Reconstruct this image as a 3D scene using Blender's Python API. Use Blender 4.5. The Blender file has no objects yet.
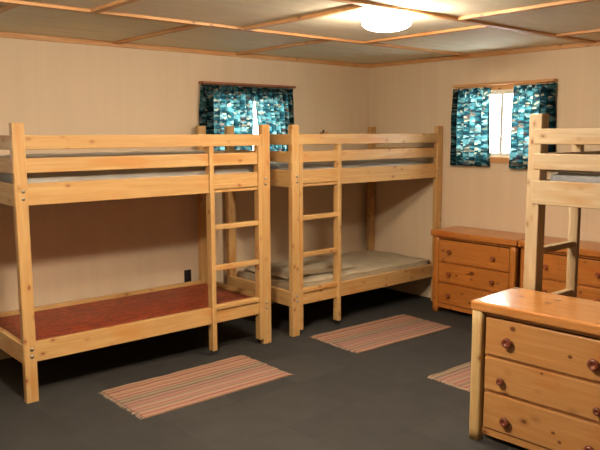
import bpy, bmesh, math, random
from mathutils import Vector, Matrix, noise

# ------------------------------------------------------------------ camera
S = bpy.context.scene
COL = S.collection
EXPOSURE = 1.0
CAM_H = 1.7
yaw, pitch, roll = (math.radians(v) for v in (40.9029, 7.4832, -0.1946))
fw = Vector((math.sin(yaw)*math.cos(pitch), math.cos(yaw)*math.cos(pitch), -math.sin(pitch)))
rt = Vector((math.cos(yaw), -math.sin(yaw), 0))
up = rt.cross(fw)
r2 = rt*math.cos(roll) + up*math.sin(roll)
u2 = -rt*math.sin(roll) + up*math.cos(roll)
cd = bpy.data.cameras.new('camera'); cam = bpy.data.objects.new('camera', cd); COL.objects.link(cam)
m = Matrix((r2, u2, -fw)).transposed().to_4x4(); m.translation = Vector((0, 0, CAM_H))
cam.matrix_world = m
cd.sensor_width = 36; cd.lens = 699.86/600*36; cd.clip_start = 0.02; cd.clip_end = 100
S.camera = cam

# ------------------------------------------------------------------ world, lights, exposure
XW, YW, ZC = 5.67, 5.378, 2.438          # right wall, left wall, ceiling
XM, YM = -1.5, -1.5                      # the two walls behind the camera
w = bpy.data.worlds.new('daylight'); S.world = w; w.use_nodes = True
bg = w.node_tree.nodes['Background']; bg.inputs[0].default_value = (0.88, 0.98, 1.0, 1); bg.inputs[1].default_value = 11.0

LAMP_A, LAMP_B = (3.31, 3.00), (1.30, 2.38)      # the two ceiling lamps
S.view_settings.view_transform = 'Standard'; S.view_settings.look = 'None'
S.view_settings.exposure = EXPOSURE; S.view_settings.gamma = 1; S.view_settings.use_curve_mapping = False

# ------------------------------------------------------------------ helpers
def lin(h):
    c = [int(h[i:i+2], 16)/255 for i in (0, 2, 4)]
    return tuple(((v+0.055)/1.055)**2.4 if v > 0.04045 else v/12.92 for v in c) + (1,)

class NT:
    def __init__(s, name):
        s.m = bpy.data.materials.new(name); s.m.use_nodes = True; s.t = s.m.node_tree
        s.b = s.t.nodes['Principled BSDF']
    def n(s, k, **kw):
        x = s.t.nodes.new(k)
        for a, v in kw.items():
            if a.startswith('i_'): x.inputs[a[2:].replace('_', ' ')].default_value = v
            else: setattr(x, a, v)
        return x
    def l(s, a, b): s.t.links.new(a, b)
    def math(s, op, a, b=None, c=None, clamp=False):
        x = s.n('ShaderNodeMath', operation=op, use_clamp=clamp)
        for i, v in enumerate((a, b, c)):
            if v is None: continue
            if isinstance(v, (int, float)): x.inputs[i].default_value = v
            else: s.l(v, x.inputs[i])
        return x.outputs[0]
    def ramp(s, fac, stops, interp='LINEAR'):
        x = s.n('ShaderNodeValToRGB'); x.color_ramp.interpolation = interp
        e = x.color_ramp.elements
        while len(e) < len(stops): e.new(0.5)
        for k, (p, c) in enumerate(stops):
            e[k].position = p; e[k].color = c if isinstance(c, tuple) else lin(c)
        s.l(fac, x.inputs[0]); return x.outputs[0]
    def mix(s, fac, a, b, mode='MIX'):
        x = s.n('ShaderNodeMix', data_type='RGBA', blend_type=mode)
        for i, v in ((0, fac), (6, a), (7, b)):
            if isinstance(v, (int, float)): x.inputs[i].default_value = v
            elif isinstance(v, tuple): x.inputs[i].default_value = v
            else: s.l(v, x.inputs[i])
        return x.outputs[2]
    def bump(s, h, strength=0.3, dist=0.002):
        x = s.n('ShaderNodeBump'); x.inputs['Strength'].default_value = strength; x.inputs['Distance'].default_value = dist
        s.l(h, x.inputs['Height']); s.l(x.outputs[0], s.b.inputs['Normal'])
    def coords(s, scale=(1, 1, 1), rnd=True):
        tc = s.n('ShaderNodeTexCoord'); v = tc.outputs['Object']
        if rnd:
            oi = s.n('ShaderNodeObjectInfo'); sc = s.n('ShaderNodeVectorMath', operation='SCALE')
            cb = s.n('ShaderNodeCombineXYZ')
            for k in range(3): s.l(oi.outputs['Random'], cb.inputs[k])
            s.l(cb.outputs[0], sc.inputs[0]); sc.inputs['Scale'].default_value = 37.0
            ad = s.n('ShaderNodeVectorMath', operation='ADD'); s.l(v, ad.inputs[0]); s.l(sc.outputs[0], ad.inputs[1]); v = ad.outputs[0]
        mp = s.n('ShaderNodeMapping'); mp.inputs['Scale'].default_value = scale; s.l(v, mp.inputs[0])
        return mp.outputs[0], v

WOODS = {}
def wood(axis, light, mid, knot, rough=0.42, knots=2.6, coat=0.0):
    key = (axis, light, mid, knot)
    if key in WOODS: return WOODS[key]
    a = NT('pine_' + axis)
    k = 'xyz'.index(axis)
    sc = [16.0]*3; sc[k] = 0.9
    v, raw = a.coords(tuple(sc))
    n1 = a.n('ShaderNodeTexNoise'); n1.inputs['Scale'].default_value = 1.6; n1.inputs['Detail'].default_value = 4; n1.inputs['Distortion'].default_value = 0.7
    a.l(v, n1.inputs['Vector'])
    g = a.ramp(n1.outputs[0], [(0.30, light), (0.55, mid), (0.75, light)])
    sf = [90.0]*3; sf[k] = 2.5
    v2, _ = a.coords(tuple(sf))
    n2 = a.n('ShaderNodeTexNoise'); n2.inputs['Scale'].default_value = 1.0; n2.inputs['Detail'].default_value = 2
    a.l(v2, n2.inputs['Vector'])
    fine = a.ramp(n2.outputs[0], [(0.3, (0.82, 0.78, 0.72, 1)), (0.7, (1.0, 1.0, 1.0, 1))])
    c = a.mix(0.55, g, fine, 'MULTIPLY')
    # broad tone drift
    n3 = a.n('ShaderNodeTexNoise'); n3.inputs['Scale'].default_value = 2.2; n3.inputs['Detail'].default_value = 1; a.l(raw, n3.inputs['Vector'])
    c = a.mix(a.ramp(n3.outputs[0], [(0.35, (0, 0, 0, 1)), (0.7, (0.35, 0.35, 0.35, 1))]), c, lin(mid))
    # reddish heartwood patches
    sh = [14.0]*3; sh[k] = 3.0
    v3, _ = a.coords(tuple(sh)); n4 = a.n('ShaderNodeTexNoise'); n4.inputs['Scale'].default_value = 0.8; n4.inputs['Detail'].default_value = 1; a.l(v3, n4.inputs['Vector'])
    dk = tuple(x_*y_ for x_, y_ in zip(lin(mid)[:3], (0.92, 0.72, 0.50))) + (1,)
    c = a.mix(a.ramp(n4.outputs[0], [(0.56, (0, 0, 0, 1)), (0.72, (0.75, 0.75, 0.75, 1))]), c, dk)
    # knots
    sk = [9.0]*3; sk[k] = 5.5
    v4, _ = a.coords(tuple(sk))
    vo = a.n('ShaderNodeTexVoronoi'); vo.inputs['Scale'].default_value = knots/2.6*1.3; a.l(v4, vo.inputs['Vector'])
    core = a.ramp(vo.outputs['Distance'], [(0.0, (0.95, 0.95, 0.95, 1)), (0.07, (0.85, 0.85, 0.85, 1)), (0.11, (0.34, 0.34, 0.34, 1)), (0.24, (0, 0, 0, 1))])
    c = a.mix(core, c, lin(knot))
    a.l(c, a.b.inputs['Base Color'])
    a.b.inputs['Roughness'].default_value = rough
    a.b.inputs['Coat Weight'].default_value = coat; a.b.inputs['Coat Roughness'].default_value = 0.2
    a.bump(n2.outputs[0], 0.12, 0.0012)
    WOODS[key] = a.m; return a.m

def bunk_wood(ax): return wood(ax, 'CAA66E', 'BC9058', '803C1A', 0.45)
def pale_wood(ax): return wood(ax, 'C2AE8E', 'B49C78', '7A4A28', 0.5)
def dres_wood(ax): return wood(ax, 'C27C3A', 'AA6628', '4A2010', 0.30, 3.0, 0.3)
def honey_wood(ax): return wood(ax, 'BE8E58', 'B07C46', '5A2513', 0.30, 2.0, 0.35)
def trim_wood(ax): return wood(ax, 'D6A874', 'C4905A', '6A4020', 0.55)

def plain(name, h, rough=0.5, metal=0.0):
    a = NT(name); v, raw = a.coords((1, 1, 1))
    n = a.n('ShaderNodeTexNoise'); n.inputs['Scale'].default_value = 30; a.l(raw, n.inputs['Vector'])
    c = lin(h); d = tuple(x*0.85 for x in c[:3]) + (1,)
    a.l(a.ramp(n.outputs[0], [(0.3, c), (0.7, d)]), a.b.inputs['Base Color'])
    a.b.inputs['Roughness'].default_value = rough; a.b.inputs['Metallic'].default_value = metal
    return a.m

def obj(name, bm, mat, parent=None, smooth=False):
    me = bpy.data.meshes.new(name); bmesh.ops.recalc_face_normals(bm, faces=bm.faces); bm.to_mesh(me); bm.free()
    if mat: me.materials.append(mat)
    if smooth:
        for p in me.polygons: p.use_smooth = True
    o = bpy.data.objects.new(name, me); COL.objects.link(o)
    if parent: o.parent = parent
    return o
def box_bm(x0, x1, y0, y1, z0, z1, bev=0.004, bm=None, seg=2):
    t = bmesh.new(); bmesh.ops.create_cube(t, size=1)
    for v in t.verts: v.co = Vector(((x0+x1)/2+v.co.x*(x1-x0), (y0+y1)/2+v.co.y*(y1-y0), (z0+z1)/2+v.co.z*(z1-z0)))
    if bev: bmesh.ops.bevel(t, geom=t.edges[:], offset=bev, segments=seg, affect='EDGES', profile=0.5)
    if bm is None: return t
    me = bpy.data.meshes.new('tmp'); t.to_mesh(me); t.free(); bm.from_mesh(me); bpy.data.meshes.remove(me); return bm
def lathe(profile, origin, axis, segs=20, bm=None):
    bm = bm or bmesh.new(); ax = Vector(axis).normalized(); a = ax.orthogonal().normalized(); b = ax.cross(a); rings = []
    for r, h in profile:
        rings.append([bm.verts.new(Vector(origin)+ax*h+(a*math.cos(t)+b*math.sin(t))*r) for t in [2*math.pi*i/segs for i in range(segs)]])
    for p, q in zip(rings, rings[1:]):
        for i in range(segs): bm.faces.new((p[i], p[(i+1) % segs], q[(i+1) % segs], q[i]))
    bm.faces.new(rings[0][::-1]); bm.faces.new(rings[-1]); return bm
def tag(o, label, cat, group=None):
    o['label'] = label; o['category'] = cat
    if group: o['group'] = group
    return o
def thing(name, label, cat, loc, rz=0, group=None):
    o = bpy.data.objects.new(name, None); COL.objects.link(o); o.empty_display_size = 0.1
    o.location = loc; o.rotation_euler = (0, 0, rz); return tag(o, label, cat, group)
def struct(name, bm, mat, parent=None):
    o = obj(name, bm, mat, parent)
    if not parent: o['kind'] = 'structure'
    return o

# ------------------------------------------------------------------ structure
def carpet():
    a = NT('carpet_tiles'); v, raw = a.coords((1, 1, 1), False)
    br = a.n('ShaderNodeTexBrick'); br.offset = 0.0; br.inputs['Scale'].default_value = 1
    br.inputs['Brick Width'].default_value = 0.5; br.inputs['Row Height'].default_value = 0.5
    br.inputs['Mortar Size'].default_value = 0.004
    br.inputs['Color1'].default_value = lin('2D2B28'); br.inputs['Color2'].default_value = lin('353330'); br.inputs['Mortar'].default_value = lin('2B2927')
    a.l(raw, br.inputs['Vector'])
    n = a.n('ShaderNodeTexNoise'); n.inputs['Scale'].default_value = 220; n.inputs['Detail'].default_value = 2; a.l(raw, n.inputs['Vector'])
    n2 = a.n('ShaderNodeTexNoise'); n2.inputs['Scale'].default_value = 7; n2.inputs['Detail'].default_value = 3; a.l(raw, n2.inputs['Vector'])
    c = a.mix(1.0, br.outputs[0], a.ramp(n.outputs[0], [(0.3, (0.7, 0.7, 0.7, 1)), (0.7, (1.15, 1.15, 1.15, 1))]), 'MULTIPLY')
    c = a.mix(1.0, c, a.ramp(n2.outputs[0], [(0.3, (0.88, 0.88, 0.86, 1)), (0.7, (1.06, 1.06, 1.06, 1))]), 'MULTIPLY')
    a.l(c, a.b.inputs['Base Color']); a.b.inputs['Roughness'].default_value = 0.8
    a.b.inputs['Specular IOR Level'].default_value = 0.3
    a.bump(n.outputs[0], 0.4, 0.004); return a.m
def wall_mat(axis):
    a = NT('tan_wall_panel'); v, raw = a.coords((1, 1, 1), False)
    sp = a.n('ShaderNodeSeparateXYZ'); a.l(raw, sp.inputs[0])
    f = a.math('FRACT', a.math('DIVIDE', sp.outputs[axis], 0.406))
    seam = a.math('LESS_THAN', f, 0.008)
    n = a.n('ShaderNodeTexNoise'); n.inputs['Scale'].default_value = 1.0; n.inputs['Detail'].default_value = 3
    sc = [9, 9, 9]; sc[2] = 0.5
    v2, _ = a.coords(tuple(sc), False); a.l(v2, n.inputs['Vector'])
    c = a.ramp(n.outputs[0], [(0.3, 'CCB596'), (0.7, 'D2BB9C')])
    c = a.mix(a.math('MULTIPLY', seam, 0.15), c, lin('9A7D66'))
    a.l(c, a.b.inputs['Base Color']); a.b.inputs['Roughness'].default_value = 0.6
    a.bump(a.math('SUBTRACT', 1.0, seam), 0.15, 0.001); return a.m
def ceil_mat():
    a = NT('ceiling_board'); v, raw = a.coords((1.2, 7, 1), False)
    n = a.n('ShaderNodeTexNoise'); n.inputs['Scale'].default_value = 1.5; n.inputs['Detail'].default_value = 4; n.inputs['Distortion'].default_value = 1
    a.l(v, n.inputs['Vector'])
    a.l(a.ramp(n.outputs[0], [(0.3, 'DAD0B4'), (0.7, 'EADFC6')]), a.b.inputs['Base Color']); a.b.inputs['Roughness'].default_value = 0.75
    return a.m

T = 0.14
struct('floor', box_bm(XM-T, XW+T, YM-T, YW+T, -0.1, 0, 0), carpet())
struct('ceiling', box_bm(XM-T, XW+T, YM-T, YW+T, ZC, ZC+0.1, 0), ceil_mat())
wmx, wmy = wall_mat(0), wall_mat(1)
def wall_with_holes(name, ax, p0, p1, holes, mat):
    """ax 'x': the wall runs along x between y p0..p1; ax 'y': it runs along y between x p0..p1"""
    lo, hi = (XM, XW) if ax == 'x' else (YM-T, YW+T)
    bm = bmesh.new()
    rects = []; at = lo
    for h0, h1, z0, z1 in holes:
        rects += [(at, h0, 0, ZC), (h0, h1, 0, z0), (h0, h1, z1, ZC)]; at = h1
    rects.append((at, hi, 0, ZC))
    for a0, a1, b0, b1 in rects:
        if ax == 'x': box_bm(a0, a1, p0, p1, b0, b1, 0, bm)
        else: box_bm(p0, p1, a0, a1, b0, b1, 0, bm)
    return struct(name, bm, mat)
W1 = (3.62, 4.50, 1.46, 2.035)      # opening of the window in the left wall (x0, x1, z0, z1)
W2 = (3.30, 4.16, 1.475, 2.085)    # opening of the window in the right wall (y0, y1, z0, z1)
W3 = (0.12, 0.98, 1.46, 2.035)      # a like window further along the left wall, beyond the picture's edge
wall_with_holes('wall_left', 'x', YW, YW+T, [W3, W1], wmx)
wall_with_holes('wall_right', 'y', XW, XW+T, [W2], wmy)
struct('wall_west', box_bm(XM-T, XM, YM-T, YW+T, 0, ZC, 0), wmy)
struct('wall_south', box_bm(XM, XW, YM-T, YM, 0, ZC, 0), wmx)

vinyl = plain('white_window_vinyl', 'DDD9CC', 0.4)
def glass():
    a = NT('window_glass'); v, raw = a.coords((1, 1, 1), False)
    n = a.n('ShaderNodeTexNoise'); n.inputs['Scale'].default_value = 2; a.l(raw, n.inputs['Vector'])
    tr = a.n('ShaderNodeBsdfTransparent'); gl = a.n('ShaderNodeBsdfGlossy'); gl.inputs['Roughness'].default_value = 0.02
    mx = a.n('ShaderNodeMixShader'); a.l(a.math('MULTIPLY_ADD', n.outputs[0], 0.02, 0.04), mx.inputs[0])
    a.l(tr.outputs[0], mx.inputs[1]); a.l(gl.outputs[0], mx.inputs[2]); a.l(mx.outputs[0], a.t.nodes['Material Output'].inputs[0])
    return a.m
GL = glass()
def window(name, ax, d, inward, a0, a1, z0, z1):
    """d: inner wall face; inward: sign of the direction into the room"""
    def bx(u0, u1, n0, n1, v0, v1, bev=0.002, bm=None):
        n = sorted((d - inward*n0, d - inward*n1))
        return box_bm(u0, u1, n[0], n[1], v0, v1, bev, bm) if ax == 'x' else box_bm(n[0], n[1], u0, u1, v0, v1, bev, bm)
    f = 0.035; c = (a0+a1)/2
    fr = bmesh.new()
    bx(a0, a1, 0.03, 0.09, z0, z0+f, 0.002, fr); bx(a0, a1, 0.03, 0.09, z1-f, z1, 0.002, fr)
    bx(a0, a0+f, 0.03, 0.09, z0+f, z1-f, 0.002, fr); bx(a1-f, a1, 0.03, 0.09, z0+f, z1-f, 0.002, fr)
    o = struct(name, fr, vinyl)
    obj('meeting_stile', bx(c-0.014, c+0.014, 0.035, 0.085, z0+f, z1-f), vinyl, o)
    obj('pane', bx(a0+f, c-0.014, 0.062, 0.066, z0+f, z1-f, 0), GL, o)
    obj('pane', bx(c+0.014, a1-f, 0.052, 0.056, z0+f, z1-f, 0), GL, o)
    return bx
bx1 = window('window_1', 'x', YW, -1, *W1)
bx2 = window('window_2', 'y', XW, -1, *W2)
bx3 = window('window_3', 'x', YW, -1, *W3)
# wooden casings round the two windows in view
k = 1
for bx, (a0, a1, z0, z1), along in ((bx1, W1, 'x'), (bx2, W2, 'y'), (bx3, W3, 'x')):
    bm = bmesh.new()
    bx(a0-0.05, a1+0.05, -0.018, 0.0, z0-0.055, z0, 0.003, bm)
    bx(a0-0.05, a1+0.05, -0.018, 0.0, z1, z1+0.055, 0.003, bm)
    bx(a0-0.05, a0, -0.018, 0.0, z0, z1, 0.003, bm); bx(a1, a1+0.05, -0.018, 0.0, z0, z1, 0.003, bm)
    struct('trim_%d' % k, bm, trim_wood(along)); k += 1
# ceiling battens and the strip along the top of the walls
def batten(x0, x1, y0, y1, h=0.019):
    global k
    struct('trim_%d' % k, box_bm(x0, x1, y0, y1, ZC-h, ZC-0.0005, 0.002), trim_wood('x' if x1-x0 > y1-y0 else 'y')); k += 1
bw = 0.025
YA, YB = 4.09, 2.86
def strip(x0, x1, y0, y1):
    global k
    struct('trim_%d' % k, box_bm(x0, x1, y0, y1, ZC-0.040, ZC-0.0005, 0.003), trim_wood('x' if x1-x0 > y1-y0 else 'y')); k += 1
strip(XM+0.02, XW-0.02, YW-0.02, YW); strip(XW-0.02, XW, YM, YW)
strip(XM, XM+0.02, YM, YW); strip(XM+0.02, XW-0.02, YM, YM+0.02)
for yy in (YA, YB, 1.63, 0.40, -0.83): batten(XM+0.02, XW-0.02, yy-bw, yy+bw)
rows = [(YW-0.02, YA, (0.24, 1.46, 2.68, 3.89)), (YA, YB, (-0.5, 0.66, 1.90, 3.03, 4.23)), (YB, 1.63, (0.17, 1.39, 2.61, 3.83, 5.05)),
        (1.63, 0.40, (-0.5, 0.72, 1.94, 3.16, 4.38)), (0.40, -0.83, (0.17, 1.39, 2.61, 3.83, 5.05)), (-0.83, YM+0.02, (1.9, 3.1, 4.3))]
for hi, lo, xs in rows:
    t0 = 0 if hi == YW-0.02 else bw; t1 = 0 if lo == YM+0.02 else bw
    for x in xs: batten(x-bw, x+bw, lo+t1, hi-t0)

# ------------------------------------------------------------------ ceiling lamp
def dome_glass(name, strength):
    a = NT(name); v, raw = a.coords((1, 1, 1), False)
    n = a.n('ShaderNodeTexNoise'); n.inputs['Scale'].default_value = 3; a.l(raw, n.inputs['Vector'])
    a.l(a.ramp(n.outputs[0], [(0.2, (1, 0.86, 0.69, 1)), (0.8, (1, 0.88, 0.72, 1))]), a.b.inputs['Emission Color'])
    a.b.inputs['Emission Strength'].default_value = strength
    return a.m
DOME_A, DOME_B = dome_glass('weak_dome_glass', 100.0), dome_glass('strong_dome_glass', 215.0); BASE = plain('lamp_base_white', 'D8D2C2', 0.5)
def lamp(label, x, y, glass_):
    t = thing('ceiling_lamp', label, 'lamp', (x, y, ZC))
    obj('lamp_base', lathe([(0.100, 0.0), (0.103, -0.010), (0.095, -0.018), (0.080, -0.022)], (0, 0, 0), (0, 0, 1), 40), BASE, t, True)
    pr = [(0.085, -0.019), (0.118, -0.026), (0.142, -0.040), (0.152, -0.060), (0.148, -0.078), (0.130, -0.094), (0.100, -0.106), (0.062, -0.113), (0.025, -0.115), (0.003, -0.1155)]
    obj('lamp_shade', lathe(pr, (0, 0, 0), (0, 0, 1), 40), glass_, t, True)
lamp('glowing round dome lamp on the ceiling near the far corner', *LAMP_A, DOME_A)
lamp('bright round dome lamp on the ceiling nearest the camera, above the photo edge', *LAMP_B, DOME_B)

# ------------------------------------------------------------------ bunk beds
BOLT = plain('bolt_steel', 'B8B4AA', 0.3, 1.0)
def osb():
    a = NT('red_strand_board'); v, raw = a.coords((26, 60, 26))
    vo = a.n('ShaderNodeTexVoronoi'); vo.inputs['Scale'].default_value = 1.0; vo.inputs['Randomness'].default_value = 1; 
    n = a.n('ShaderNodeTexNoise'); n.inputs['Scale'].default_value = 4; n.inputs['Detail'].default_value = 3; a.l(raw, n.inputs['Vector'])
    ad = a.n('ShaderNodeVectorMath', operation='ADD'); a.l(v, ad.inputs[0]); a.l(n.outputs[1], ad.inputs[1]); a.l(ad.outputs[0], vo.inputs['Vector'])
    sp = a.n('ShaderNodeSeparateColor'); a.l(vo.outputs['Color'], sp.inputs[0])
    c = a.ramp(sp.outputs[0], [(0.0, '541708'), (0.35, '76240C'), (0.7, '902F10'), (1.0, 'A24A20')])
    c = a.mix(a.ramp(n.outputs[0], [(0.4, (0, 0, 0, 1)), (0.75, (0.6, 0.6, 0.6, 1))]), c, lin('701F0C'))
    a.l(c, a.b.inputs['Base Color']); a.b.inputs['Roughness'].default_value = 0.4
    a.bump(sp.outputs[1], 0.2, 0.002); return a.m
OSB = osb()
D, PW = 0.955, 0.078
def bunk(label, loc, rz, ladder, W, L, zt=1.767, dz=0.0, PD=0.05, step=0.569):
    t = thing('bunk_bed', label, 'bunk bed', loc, rz, 'bunk beds')
    zlow = (0.256, 0.384); zs = (1.258+dz, 1.396+dz); z2 = (1.460+dz, 1.551+dz); z1 = (1.604+dz, 1.692+dz)
    for x in (0, L-PW):
        for y in (0, D-PD):
            bm = box_bm(x, x+PW, y, y+PD, 0.0, zt, 0.004)
            p = obj('post', bm, W('z'), t)
            for (za, zb) in (zs, zlow):                      # pairs of bolt heads on the outer face
                for dzz in (0.045, 0.09):
                    yy, n = (0, -1) if y == 0 else (D, 1)
                    xx = x+PW*(0.62 if x == 0 else 0.38)
                    obj('bolt', lathe([(0.011, -0.002), (0.011, 0.004), (0.006, 0.007)], (xx, yy, za+dzz), (0, n, 0), 12), BOLT, p, True)
    th = 0.038; e = 0.0005
    for name, (za, zb), y0 in (('guard_rail', z1, 0.003), ('guard_rail', z2, 0.016), ('side_rail', zs, 0.016), ('side_rail', zlow, 0.016)):
        obj(name, box_bm(PW-e, L-PW+e, y0, y0+th, za, zb), W('x'), t)
    for name, (za, zb) in (('side_rail', zs), ('side_rail', zlow)):
        obj(name, box_bm(PW-e, L-PW+e, D-0.003-th, D-0.003, za, zb), W('x'), t)
    for x0 in (-0.004, L-th+0.004):
        for za, zb in (z1, z2, zs, zlow):
            o_ = min(PD-0.004, 0.045)
            obj('end_rail', box_bm(x0, x0+th, PD-o_, D-PD+o_, za, zb), W('y'), t)
    for z in (zs[0]+0.045, zlow[1]-0.042):
        obj('bunk_board', box_bm(PW*0.6, L-PW*0.6, 0.055, D-0.045, z, z+0.014, 0.001), OSB, t)
    # ladder
    la = bpy.data.objects.new('ladder', None); COL.objects.link(la); la.parent = t; la.empty_display_size = 0.1
    sw, sd = 0.038, 0.062
    xa = L-PW-sw-0.001 if ladder == 'right' else PW+0.001
    xb = L-step if ladder == 'right' else step-sw
    for x in (xa, xb):
        bm = box_bm(x, x+sw, -0.002, sd-0.002, 0.045, z1[0]-0.001, 0.004)
        obj('stile', bm, W('z'), la)
    x0, x1 = sorted((xa, xb)); x0 += sw
    for z in (0.377, 0.683, 0.996, 1.304):
        obj('rung', box_bm(x0-e, x1+e, 0.004, 0.050, z-0.019, z+0.019, 0.006), W('x'), la)
    return t
X1, YF = 1.475, 4.354
X3 = 3.690
L1, L2, L3 = 1.985, 1.962, 1.970
bunk('pine bunk bed with a bare reddish lower board, at the far left', (X1, YF, 0), 0, 'right', bunk_wood, L1)
bunk('pine bunk bed in the far corner with a pale mattress on its lower bunk', (X3, YF, 0), 0, 'left', bunk_wood, L2, step=0.560)
B3X, B3Y = 3.682, 2.222
bunk('pale pine bunk bed at the right edge, end on behind the honey pine dresser', (B3X+L3, B3Y, 0), math.pi, 'right', pale_wood, L3, 1.805, 0.028, 0.080, 0.548)

# ------------------------------------------------------------------ mattresses
def ticking(name, c1, c2):
    a = NT(name); v, raw = a.coords((1, 1, 1))
    n = a.n('ShaderNodeTexNoise'); n.inputs['Scale'].default_value = 5; n.inputs['Detail'].default_value = 4; a.l(raw, n.inputs['Vector'])
    a.l(a.ramp(n.outputs[0], [(0.35, c1), (0.7, c2)]), a.b.inputs['Base Color']); a.b.inputs['Roughness'].default_value = 0.85
    wv = a.n('ShaderNodeTexVoronoi'); wv.inputs['Scale'].default_value = 9; a.l(raw, wv.inputs['Vector'])
    a.bump(wv.outputs['Distance'], 0.5, 0.01); return a.m
def mattress(label, loc, rz, lx, ly, h, mat, seed, puff=0.012, group='mattresses'):
    bm = bmesh.new(); bmesh.ops.create_cube(bm, size=1)
    for v in bm.verts: v.co = Vector((v.co.x*lx+lx/2, v.co.y*ly+ly/2, v.co.z*h+h/2))
    bmesh.ops.subdivide_edges(bm, edges=bm.edges[:], cuts=22, use_grid_fill=True)
    for v in bm.verts:
        p = v.co; top = p.z/h
        dx = min(p.x, lx-p.x); dy = min(p.y, ly-p.y); dd = min(dx, dy)
        rnd = min(1, dd/0.05)
        if top > 0.5: p.z -= (1-math.sqrt(max(0, 1-(1-rnd)**2)))*h*0.3*(top-0.5)*2
        p.z += noise.noise(Vector((p.x*5+seed, p.y*5, 0)))*puff*top + abs(math.sin(p.x*9+seed)*0)*top
        p.x += noise.noise(Vector((p.y*6, p.z*9, seed)))*0.006; p.y += noise.noise(Vector((p.x*6, p.z*9, seed+5)))*0.006
    o = obj('mattress', bm, mat, None, True); o.location = loc; o.rotation_euler = (0, 0, rz)
    tag(o, label, 'mattress', group)
    # piping round the upper edge is a part of its own
    pp = bmesh.new(); pts = []
    N = 40
    i_ = 0.010
    for x, y, x2, y2 in ((i_, i_, lx-i_, i_), (lx-i_, i_, lx-i_, ly-i_), (lx-i_, ly-i_, i_, ly-i_), (i_, ly-i_, i_, i_)):
        for s in range(N): pts.append(Vector((x+(x2-x)*s/N, y+(y2-y)*s/N, h*0.84)))
    rings = []
    n = len(pts)
    for i, p in enumerate(pts):
        d = (pts[(i+1) % n]-pts[i-1]).normalized(); a = Vector((0, 0, 1)); b = d.cross(a)
        q = p + Vector((0, 0, noise.noise(Vector((p.x*5+seed, p.y*5, 0)))*puff*0.8)) + b*0.006
        rings.append([pp.verts.new(q+(a*math.cos(t)+b*math.sin(t))*0.005) for t in (0, 1.57, 3.14, 4.71)])
    for i in range(n):
        A, B = rings[i], rings[(i+1) % n]
        for j in range(4): pp.faces.new((A[j], A[(j+1) % 4], B[(j+1) % 4], B[j]))
    obj('piping', pp, mat, o, True)
    return o
tick = ticking('grey_ticking', 'A09A90', 'B2ACA0')
tick2 = ticking('cream_ticking', 'A29276', 'B2A286')
tick3 = ticking('blue_grey_ticking', 'A8AAAC', 'BCBDBD')
zb = 1.258+0.045+0.015
mattress('grey mattress on the upper bunk of the far left bunk bed', (X1+0.085, YF+0.105, zb), 0, L1-0.17, D-0.165, 0.235, tick, 1)
mattress('grey mattress on the upper bunk of the bunk bed in the far corner', (X3+0.085, YF+0.105, zb), 0, L2-0.17, D-0.165, 0.115, tick, 7)
mattress('blue grey mattress on the upper bunk of the pale bunk bed at the right', (B3X+L3-0.085, B3Y-0.10, zb+0.028), math.pi, L3-0.17, D-0.17, 0.155, tick3, 3)
mattress('pale cream mattress on the lower bunk of the far corner bunk bed', (X3+0.085, YF+0.062, 0.3575), 0, L2-0.17, D-0.118, 0.078, tick2, 11, 0.016)
def folded_pad():
    # thin quilted pad, its near edge rumpled, lying on the left half of the lower mattress
    lx, ly = 0.84, 0.62; nx, ny = 36, 26; bm = bmesh.new(); g = []
    for j in range(ny+1):
        row = []
        for i in range(nx+1):
            x = lx*i/nx; y = ly*j/ny
            ed = min(x, lx-x, y, ly-y); h = 0.020*min(1, math.sqrt(ed/0.05)) if ed > 0 else 0.0
            h += 0.014*max(0, noise.noise(Vector((x*6, y*9, 2.0))))*min(1, ed/0.04)
            row.append(bm.verts.new((x+0.014*math.sin(y*11), y+0.018*math.sin(x*8), 0.004+h)))
        g.append(row)
    for j in range(ny):
        for i in range(nx): bm.faces.new((g[j][i], g[j][i+1], g[j+1][i+1], g[j+1][i]))
    bot = bmesh.ops.extrude_face_region(bm, geom=bm.faces[:])
    for v in [e for e in bot['geom'] if isinstance(e, bmesh.types.BMVert)]: v.co.z = 0.0
    o = obj('mattress_pad', bm, tick2, None, True); o.location = (X3+0.10, YF+0.20, 0.450)
    tag(o, 'thin rumpled pad on the left half of the far corner lower mattress', 'pad')
folded_pad()

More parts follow.
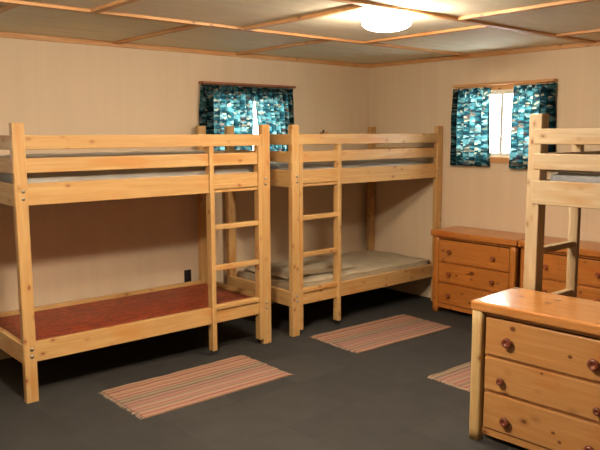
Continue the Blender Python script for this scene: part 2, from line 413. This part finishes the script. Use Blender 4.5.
# ------------------------------------------------------------------ dressers
def knob_mat(name, h):
    return plain(name, h, 0.3)
KN_B = knob_mat('brown_knob', '8A4420'); KN_R = knob_mat('red_brown_knob', '743C28')
DARK = plain('dark_case_gap', '2E1A0E', 0.8)
def slab(W_, D_, z0, z1, seed, wavy):
    nx, ny = 46, 16; bm = bmesh.new(); top = []; bot = []
    t = z1-z0
    def pt(i, j, z):
        x = W_*i/nx; y = D_*j/ny
        if j == 0: y += wavy*noise.noise(Vector((x*5+seed, seed, 0)))
        return Vector((x, y, z))
    bm2 = box_bm(0, W_, 0, D_, z0, z1, 0, None)
    bmesh.ops.subdivide_edges(bm2, edges=[e for e in bm2.edges if abs((e.verts[0].co-e.verts[1].co).x) > 0.1], cuts=40)
    es = [e for e in bm2.edges if (abs((e.verts[0].co-e.verts[1].co).x) < 1e-6 and abs((e.verts[0].co-e.verts[1].co).y) < 1e-6 and abs(e.verts[0].co.x-W_/2) > W_/2-1e-4)
          or (abs(e.verts[0].co.y-e.verts[1].co.y) < 1e-6 and abs(e.verts[0].co.z-e.verts[1].co.z) < 1e-6)
          or (abs((e.verts[0].co-e.verts[1].co).y) > 0.1 and abs(e.verts[0].co.x-W_/2) > W_/2-1e-4)]
    bmesh.ops.bevel(bm2, geom=es, offset=0.012, segments=3, affect='EDGES', profile=0.5)
    for v in bm2.verts:
        if v.co.y < 0.03: v.co.y += wavy*noise.noise(Vector((v.co.x*5+seed, seed, 0))); v.co.z += wavy*0.5*noise.noise(Vector((v.co.x*4+seed, 3, 0)))
    bm.free(); return bm2
def knotted(base, spots):
    """a copy of a wood with particular knots at (x, z, half width, half height) of its own board"""
    m_ = base.copy(); t_ = m_.node_tree; b = t_.nodes['Principled BSDF']; src = b.inputs['Base Color'].links[0].from_socket
    tc = t_.nodes.new('ShaderNodeTexCoord')
    for (x, z, wx, wz) in spots:
        mp = t_.nodes.new('ShaderNodeMapping'); mp.inputs['Location'].default_value = (-x/wx, 0, -z/wz); mp.inputs['Scale'].default_value = (1/wx, 0.0, 1/wz)
        t_.links.new(tc.outputs['Object'], mp.inputs[0])
        ln = t_.nodes.new('ShaderNodeVectorMath'); ln.operation = 'LENGTH'; t_.links.new(mp.outputs[0], ln.inputs[0])
        rr = t_.nodes.new('ShaderNodeValToRGB'); e = rr.color_ramp.elements
        e[0].position = 0.45; e[0].color = (0.9, 0.9, 0.9, 1); e[1].position = 1.0; e[1].color = (0, 0, 0, 1); t_.links.new(ln.outputs['Value'], rr.inputs[0])
        mx = t_.nodes.new('ShaderNodeMix'); mx.data_type = 'RGBA'; t_.links.new(rr.outputs[0], mx.inputs[0]); t_.links.new(src, mx.inputs[6]); mx.inputs[7].default_value = lin('4E1E10')
        src = mx.outputs[2]
    t_.links.new(src, b.inputs['Base Color']); return m_
def leg_wood(ax): return wood(ax, 'CDB080', 'C09E68', '7A4A28', 0.4)
def top_wood(ax): return wood(ax, 'C48A50', 'B4763C', '5A2513', 0.22, 2.0, 0.35)
def dresser(label, loc, rz, Wd, knob, W_=0.92, D_=0.43, seed=0, kx=(0.215, 0.685), legr=0.028, top=None, legw=None, marks=None, kk=None, low=0.096, fx=0.020, fy=0.025):
    top = top or Wd; legw = legw or Wd
    t = thing('dresser', label, 'dresser', loc, rz, 'dressers')
    zt0, zt1 = 0.735, 0.790
    o = obj('dresser_top', slab(W_, D_, zt0, zt1, seed, 0.006), top('x'), t)
    lw = 0.058
    for lx in (fx, W_-0.020-lw):
        for ly in (fy, D_-0.015-lw):
            bm = bmesh.new(); segs = 16; rings = []      # peeled pole legs, slightly flattened and uneven
            for kz in range(12):
                z = zt0*kz/11; ring = []
                for s in range(segs):
                    th = 2*math.pi*s/segs
                    c_, s_ = math.cos(th), math.sin(th)
                    rr = legr/max(abs(c_), abs(s_))**0.97*(1+0.03*noise.noise(Vector((c_, s_, z*4+seed+lx*7))))
                    ring.append(bm.verts.new((lx+lw/2+rr*c_, ly+lw/2+rr*s_, z)))
                rings.append(ring)
            for p, q in zip(rings, rings[1:]):
                for i in range(segs): bm.faces.new((p[i], p[(i+1) % segs], q[(i+1) % segs], q[i]))
            bm.faces.new(rings[0]); bm.faces.new(rings[-1])
            obj('leg', bm, legw('z'), t, True)
    xi0, xi1 = 0.020+lw, W_-0.020-lw
    for x in (0.038, W_-0.038-0.018): obj('side_panel', box_bm(x, x+0.018, 0.025+lw-0.004, D_-0.015-lw+0.004, 0.07, zt0, 0.002), Wd('z'), t)
    obj('back_panel', box_bm(xi0-0.002, xi1+0.002, D_-0.045, D_-0.033, 0.07, zt0, 0.001), Wd('x'), t)
    obj('case_divider', box_bm(xi0, xi1, 0.040, D_-0.05, 0.712, zt0-0.001, 0.001), Wd('x'), t)
    bm = bmesh.new()
    for z in (0.492, 0.290): box_bm(xi0, xi1, 0.046, 0.30, z-0.007, z+0.007, 0.001, bm)
    obj('case_rail', bm, Wd('x'), t)
    obj('bottom_rail', box_bm(xi0-0.004, xi1+0.004, 0.040, 0.062, low-0.046, low-0.004, 0.003), Wd('x'), t)
    for q, (z0, z1) in enumerate(((0.500, 0.704), (0.301, 0.484), (low, 0.282))):
        face = knotted(Wd('x'), marks[q]) if marks and marks[q] else Wd('x')
        dr = obj('drawer', box_bm(xi0+0.006, xi1-0.006, 0.030, 0.052, z0, z1, 0.005), face, t)
        bm = bmesh.new(); box_bm(xi0+0.015, xi1-0.015, 0.0525, 0.36, z0+0.012, z1-0.03, 0.002, bm); obj('drawer_box', bm, DARK, dr)
        for e_, x in enumerate(kx):
            dx, dz_, g = kk[q][e_] if kk else (0, 0, 1.0)
            pr = [(0.010, 0.0), (0.010, 0.012), (0.020, 0.018), (0.0225, 0.026), (0.019, 0.034), (0.010, 0.037), (0.009, 0.034)]
            obj('knob', lathe([(r_*g, h_) for r_, h_ in pr], (x+dx, 0.030, (z0+z1)/2-0.002+dz_), (0, -1, 0), 20), knob, dr, True)
    return t
R = math.radians
dresser('orange brown pine dresser against the right wall beside the far corner bunk bed', (5.232, 4.155, 0), R(-90), dres_wood, KN_B,
        marks=[[(0.13, 0.60, 0.022, 0.012)], [(0.46, 0.432, 0.035, 0.022), (0.43, 0.418, 0.05, 0.010), (0.29, 0.385, 0.018, 0.012)], []])
dresser('orange brown pine dresser against the right wall, seen behind the pale bunk bed post', (5.232, 3.225, 0), R(-90), dres_wood, KN_B, W_=0.92, seed=5, kx=(0.262, 0.705))
dresser('honey coloured pine dresser in the right foreground with dark red knobs', (3.160, 2.225, 0), R(-87.3), honey_wood, KN_R, W_=0.95, D_=0.475, seed=9, kx=(0.225, 0.70), top=top_wood, legw=leg_wood, low=0.080, fx=0.014, fy=0.002,
        marks=[[(0.245, 0.669, 0.022, 0.018), (0.562, 0.591, 0.016, 0.012)], [(0.417, 0.468, 0.012, 0.008)], [(0.492, 0.172, 0.016, 0.010), (0.528, 0.133, 0.014, 0.011)]],
        kk=[((0, -0.007, 1.35), (-0.011, -0.013, 1.35)), ((-0.032, -0.018, 0.95), (0.019, -0.03, 0.95)), ((0.003, -0.024, 1.25), (-0.008, -0.029, 1.25))])

# ------------------------------------------------------------------ rugs
def rug_mat(seed):
    a = NT('striped_rag_rug'); v, raw = a.coords((1, 1, 1), False)
    sp = a.n('ShaderNodeSeparateXYZ'); a.l(raw, sp.inputs[0])
    n = a.n('ShaderNodeTexNoise'); n.inputs['Scale'].default_value = 1; n.inputs['Detail'].default_value = 0
    mp = a.n('ShaderNodeMapping'); mp.inputs['Scale'].default_value = (2.0, 14, 1); a.l(raw, mp.inputs[0]); a.l(mp.outputs[0], n.inputs['Vector'])
    y = a.math('ADD', sp.outputs[1], a.math('MULTIPLY', n.outputs[0], 0.010))
    u = a.math('DIVIDE', y, 0.585)
    cols = ['B58E74', 'C9A58A', 'A35A50', 'C4A086', '8A7A68', 'B99078', 'A86A60', 'BFA08A', '9C8E78', 'AE6F66', 'B98E80', '8F6A66', 'B9937C', '6E6658',
            'A99A7C', '7C7462', 'BFA284', '9C5248', 'CBA88A', 'A87A66', 'BB8F70', 'C7A486', '9A4A42', 'C09A7C', 'AE8064', 'C9A88C']
    rng = random.Random(seed); pos = [i/len(cols)+rng.uniform(-0.01, 0.01) for i in range(len(cols))]; pos[0] = 0
    st = [(max(0, p), c) for p, c in zip(pos, cols)]
    c = a.ramp(u, st, 'CONSTANT')
    wv = a.n('ShaderNodeTexNoise'); wv.inputs['Scale'].default_value = 1; wv.inputs['Detail'].default_value = 2
    mp2 = a.n('ShaderNodeMapping'); mp2.inputs['Scale'].default_value = (70, 160, 1); a.l(raw, mp2.inputs[0]); a.l(mp2.outputs[0], wv.inputs['Vector'])
    c = a.mix(0.75, c, a.ramp(wv.outputs[0], [(0.3, (0.62, 0.58, 0.58, 1)), (0.7, (1.0, 0.98, 0.94, 1))]), 'MULTIPLY')
    c = a.mix(0.30, c, lin('8A6C58')); c = a.mix(1.0, c, (0.72, 0.68, 0.66, 1), 'MULTIPLY')
    a.l(c, a.b.inputs['Base Color']); a.b.inputs['Roughness'].default_value = 0.95
    a.bump(wv.outputs[0], 0.8, 0.004); return a.m
FRINGE = plain('rug_fringe', 'A88C74', 0.95)
def rug(label, cx, cy, rz, lx, ly, seed):
    nx, ny = 60, 26; bm = bmesh.new(); g = []
    for j in range(ny+1):
        row = []
        for i in range(nx+1):
            u, v = i/nx, j/ny; x = lx*u; y = ly*v
            endw = 0.012*noise.noise(Vector((v*9+seed, 0 if u < .5 else 7, 0)))*abs(2*u-1)**6
            y += 0.008*noise.noise(Vector((u*4, seed+(0 if v < .5 else 5), 1)))*abs(2*v-1)**4
            z = 0.009+0.004*noise.noise(Vector((x*7+seed, y*5, 0)))
            row.append(bm.verts.new((x+endw, y, z)))
        g.append(row)
    for j in range(ny):
        for i in range(nx): bm.faces.new((g[j][i], g[j][i+1], g[j+1][i+1], g[j+1][i]))
    bot = bmesh.ops.extrude_face_region(bm, geom=bm.faces[:])
    for v in [e for e in bot['geom'] if isinstance(e, bmesh.types.BMVert)]: v.co.z = 0.0005
    o = obj('rug', bm, rug_mat(seed), None, False)
    o.rotation_euler = (0, 0, rz)
    o.location = Vector((cx, cy, 0)) - Matrix.Rotation(rz, 3, 'Z') @ Vector((lx/2, ly/2, 0))
    tag(o, label, 'rug', 'striped rag rugs')
    rng = random.Random(seed)
    for side in (0, 1):
        fr = bmesh.new()
        for q in range(42):
            y = ly*(q+0.5)/42; x = 0 if side == 0 else lx; s = -1 if side == 0 else 1
            ln = rng.uniform(0.012, 0.030); dy = rng.uniform(-0.008, 0.008); wd = 0.0035
            vs = [fr.verts.new(c) for c in ((x-s*0.012, y-wd, 0.007), (x-s*0.012, y+wd, 0.007), (x+s*ln, y+dy+wd*.6, 0.001), (x+s*ln, y+dy-wd*.6, 0.001),
                                            (x-s*0.012, y-wd, 0.003), (x-s*0.012, y+wd, 0.003), (x+s*ln, y+dy+wd*.6, 0.0006), (x+s*ln, y+dy-wd*.6, 0.0006))]
            for f in ((0, 1, 2, 3), (4, 7, 6, 5), (0, 4, 5, 1), (2, 6, 7, 3), (1, 5, 6, 2), (0, 3, 7, 4)): fr.faces.new([vs[i] for i in f])
        obj('fringe', fr, FRINGE, o)
rug('striped pink and tan rag rug in front of the far left bunk bed', 2.498, 3.940, 0, 1.15, 0.58, 2)
rug('striped pink and tan rag rug in front of the far corner bunk bed', 4.362, 3.950, R(-2.0), 1.12, 0.57, 4)
rug('striped pink and tan rag rug partly hidden behind the honey pine dresser', 4.335, 2.790, R(-1.5), 1.12, 0.36, 6)

# ------------------------------------------------------------------ curtains
def curtain_mat():
    a = NT('teal_print_curtain'); v, raw = a.coords((1, 1, 1), False)
    uv = a.n('ShaderNodeUVMap').outputs[0]
    n = a.n('ShaderNodeTexNoise'); n.inputs['Scale'].default_value = 16; n.inputs['Detail'].default_value = 2; a.l(uv, n.inputs['Vector'])
    mp = a.n('ShaderNodeMapping'); mp.inputs['Scale'].default_value = (31, 46, 1); a.l(uv, mp.inputs[0])
    ad = a.n('ShaderNodeVectorMath', operation='ADD'); a.l(mp.outputs[0], ad.inputs[0])
    sc = a.n('ShaderNodeVectorMath', operation='SCALE'); sc.inputs['Scale'].default_value = 1.6; a.l(n.outputs[1], sc.inputs[0]); a.l(sc.outputs[0], ad.inputs[1])
    vo = a.n('ShaderNodeTexVoronoi'); vo.inputs['Scale'].default_value = 1.0; a.l(ad.outputs[0], vo.inputs['Vector'])
    sp = a.n('ShaderNodeSeparateColor'); a.l(vo.outputs['Color'], sp.inputs[0])
    c = a.ramp(sp.outputs[0], [(0.0, '12222A'), (0.22, '1E4850'), (0.34, '4A8C92'), (0.42, '14302E'), (0.56, '24565E'), (0.68, '9CC4BE'), (0.74, '3E5040'), (0.81, 'E0D4B0'), (0.88, '6E4432'), (0.94, '1C3E46')])
    c = a.mix(0.08, c, lin('4A8A90'))
    # uneven bands of dark wood and pale water across the print
    s2 = a.n('ShaderNodeSeparateXYZ'); a.l(uv, s2.inputs[0])
    n2 = a.n('ShaderNodeTexNoise'); n2.inputs['Scale'].default_value = 1; n2.inputs['Detail'].default_value = 3
    mp2 = a.n('ShaderNodeMapping'); mp2.inputs['Scale'].default_value = (7, 22, 1); a.l(uv, mp2.inputs[0]); a.l(mp2.outputs[0], n2.inputs['Vector'])
    c = a.mix(a.ramp(n2.outputs[0], [(0.54, (0, 0, 0, 1)), (0.64, (0.55, 0.55, 0.55, 1))]), c, lin('6FA9AB'))
    c = a.mix(a.ramp(n2.outputs[0], [(0.40, (0.8, 0.8, 0.8, 1)), (0.49, (0, 0, 0, 1))]), c, lin('10252C'))
    cd_ = a.mix(1.0, c, (0.42, 0.42, 0.46, 1), 'MULTIPLY')       # diffuse colour dimmed evenly so the light showing through stands out
    d = a.n('ShaderNodeBsdfDiffuse'); tr = a.n('ShaderNodeBsdfTranslucent'); ct = a.mix(1.0, c, (0.72, 0.70, 0.70, 1), 'MULTIPLY'); a.l(cd_, d.inputs[0]); a.l(ct, tr.inputs[0])
    mx = a.n('ShaderNodeMixShader'); mx.inputs[0].default_value = 0.5; a.l(d.outputs[0], mx.inputs[1]); a.l(tr.outputs[0], mx.inputs[2])
    a.l(mx.outputs[0], a.t.nodes['Material Output'].inputs[0]); return a.m
CM = curtain_mat()
def curtain(label, ax, d, a_top, a_bot, z0, z1, seed, folds=6):
    """a_top, a_bot: (from, to) along the wall at the top and at the hem; d: distance line of the cloth"""
    nu, nv = 110, 34; bm = bmesh.new(); uvl = bm.loops.layers.uv.new('UVMap'); g = []; uvs = {}
    for j in range(nv+1):
        v = j/nv; z = z1+(z0-z1)*v; row = []
        f = max(0.0, (v-0.07)/0.93)
        A = a_top[0]+(a_bot[0]-a_top[0])*f; B = a_top[1]+(a_bot[1]-a_top[1])*f
        for i in range(nu+1):
            u = i/nu
            ph = u*folds*2*math.pi + 1.4*noise.noise(Vector((u*3+seed, v*0.8, 0)))
            amp = 0.010+0.012*min(1, v*2.5)
            if v < 0.10: amp = 0.010
            off = amp*math.sin(ph)+0.005*noise.noise(Vector((u*14, v*5, seed)))
            if v < 0.10: off += 0.005*math.sin(ph*3.1)
            pinch = -0.004*math.exp(-((v-0.075)/0.02)**2)
            zz = z + (0.008*noise.noise(Vector((u*9, seed, 3))) if (j == 0 or j == nv) else 0)
            kf = 1.75*min(1, v*3)                       # the cloth doubles back on itself in each pleat
            al = A+(B-A)*u - (B-A)/(2*math.pi*folds)*kf*math.sin(ph+1.2); dd = d-off-pinch
            p = (al, dd, zz) if ax == 'x' else (dd, al, zz)
            vt = bm.verts.new(p); uvs[vt] = ((u+seed*0.37)*abs(a_top[1]-a_top[0])*1.5, 0.75*(1-v)+seed*0.11); row.append(vt)
        g.append(row)
    for j in range(nv):
        for i in range(nu):
            fc = bm.faces.new((g[j][i], g[j][i+1], g[j+1][i+1], g[j+1][i]))
            for lp in fc.loops: lp[uvl].uv = uvs[lp.vert]
    me = bpy.data.meshes.new('curtain'); bm.to_mesh(me); bm.free(); me.materials.append(CM)
    for p in me.polygons: p.use_smooth = True
    o = bpy.data.objects.new('curtain', me); COL.objects.link(o)
    return tag(o, label, 'curtain', 'teal printed curtains')
y1c = YW-0.038; x2c = XW-0.045
curtain('left teal printed curtain panel of the window above the bunk beds', 'x', y1c, (3.468, 4.070), (3.455, 4.050), 1.43, 2.128, 1, 8)
curtain('right teal printed curtain panel of the window above the bunk beds', 'x', y1c, (4.062, 4.550), (4.160, 4.568), 1.43, 2.128, 2, 8)
curtain('left teal printed curtain panel of the right wall window, beside the corner bunk bed', 'y', x2c, (4.222, 3.800), (4.222, 3.785), 1.385, 2.115, 3, 6)
curtain('right teal printed curtain panel of the right wall window, behind the pale bunk post', 'y', x2c, (3.562, 3.150), (3.566, 3.120), 1.375, 2.115, 4, 6)
curtain('left teal printed curtain panel of the window past the left edge of the photo', 'x', y1c, (0.00, 0.46), (-0.01, 0.44), 1.43, 2.128, 5, 6)
curtain('right teal printed curtain panel of the window past the left edge of the photo', 'x', y1c, (0.64, 1.10), (0.66, 1.11), 1.43, 2.128, 6, 6)
def board_wood(ax): return wood(ax, '9A6440', '84502E', '4A2410', 0.55)
def curtain_rail(label, ax, d, wall, a0, a1, z):
    t0, t1 = sorted((d-0.034, wall-0.001))
    bm = box_bm(a0, a1, t0, t1, z, z+0.022, 0.002) if ax == 'x' else box_bm(t0, t1, a0, a1, z, z+0.022, 0.002)
    o = obj('curtain_board', bm, board_wood(ax) if ax == 'x' else trim_wood(ax)); tag(o, label, 'curtain board', 'curtain boards')
curtain_rail('thin wooden board over the curtains of the window above the bunk beds', 'x', y1c, YW, 3.468, 4.552, 2.136)
curtain_rail('thin wooden board over the curtains of the right wall window', 'y', x2c, XW, 3.160, 4.208, 2.130)
curtain_rail('thin wooden board over the curtains of the window past the left edge of the photo', 'x', y1c, YW, 0.0, 1.10, 2.136)

# ------------------------------------------------------------------ small things on the left wall
def outlet():
    t = thing('wall_outlet', 'small black wall outlet above the lower board of the far left bunk bed', 'outlet', (3.308, YW, 0.418))
    obj('cover_plate', box_bm(-0.036, 0.036, -0.008, 0.0, -0.058, 0.058, 0.003), plain('black_plate', '17161A', 0.5), t)
    bm = bmesh.new()
    for z in (-0.026, 0.026): lathe([(0.016, 0.0), (0.016, 0.003), (0.014, 0.004)], (0, -0.0075, z), (0, -1, 0), 16, bm)
    obj('socket', bm, plain('black_socket', '0C0C0E', 0.4), t)
outlet()
def hook():
    t = thing('wall_hook', 'small wooden wall block with a dark hook above the corner bunk bed', 'wall hook', (4.99, YW, 1.60))
    obj('backing_block', box_bm(-0.055, 0.055, -0.022, 0.0, -0.02, 0.11, 0.003), bunk_wood('x'), t)
    obj('hook', lathe([(0.006, 0.0), (0.006, 0.03), (0.012, 0.04), (0.008, 0.05)], (-0.035, -0.02, 0.112-0.03), (0, -0.35, 1), 12), plain('dark_hook', '2A1B14', 0.4, 0.6), t, True)
hook()
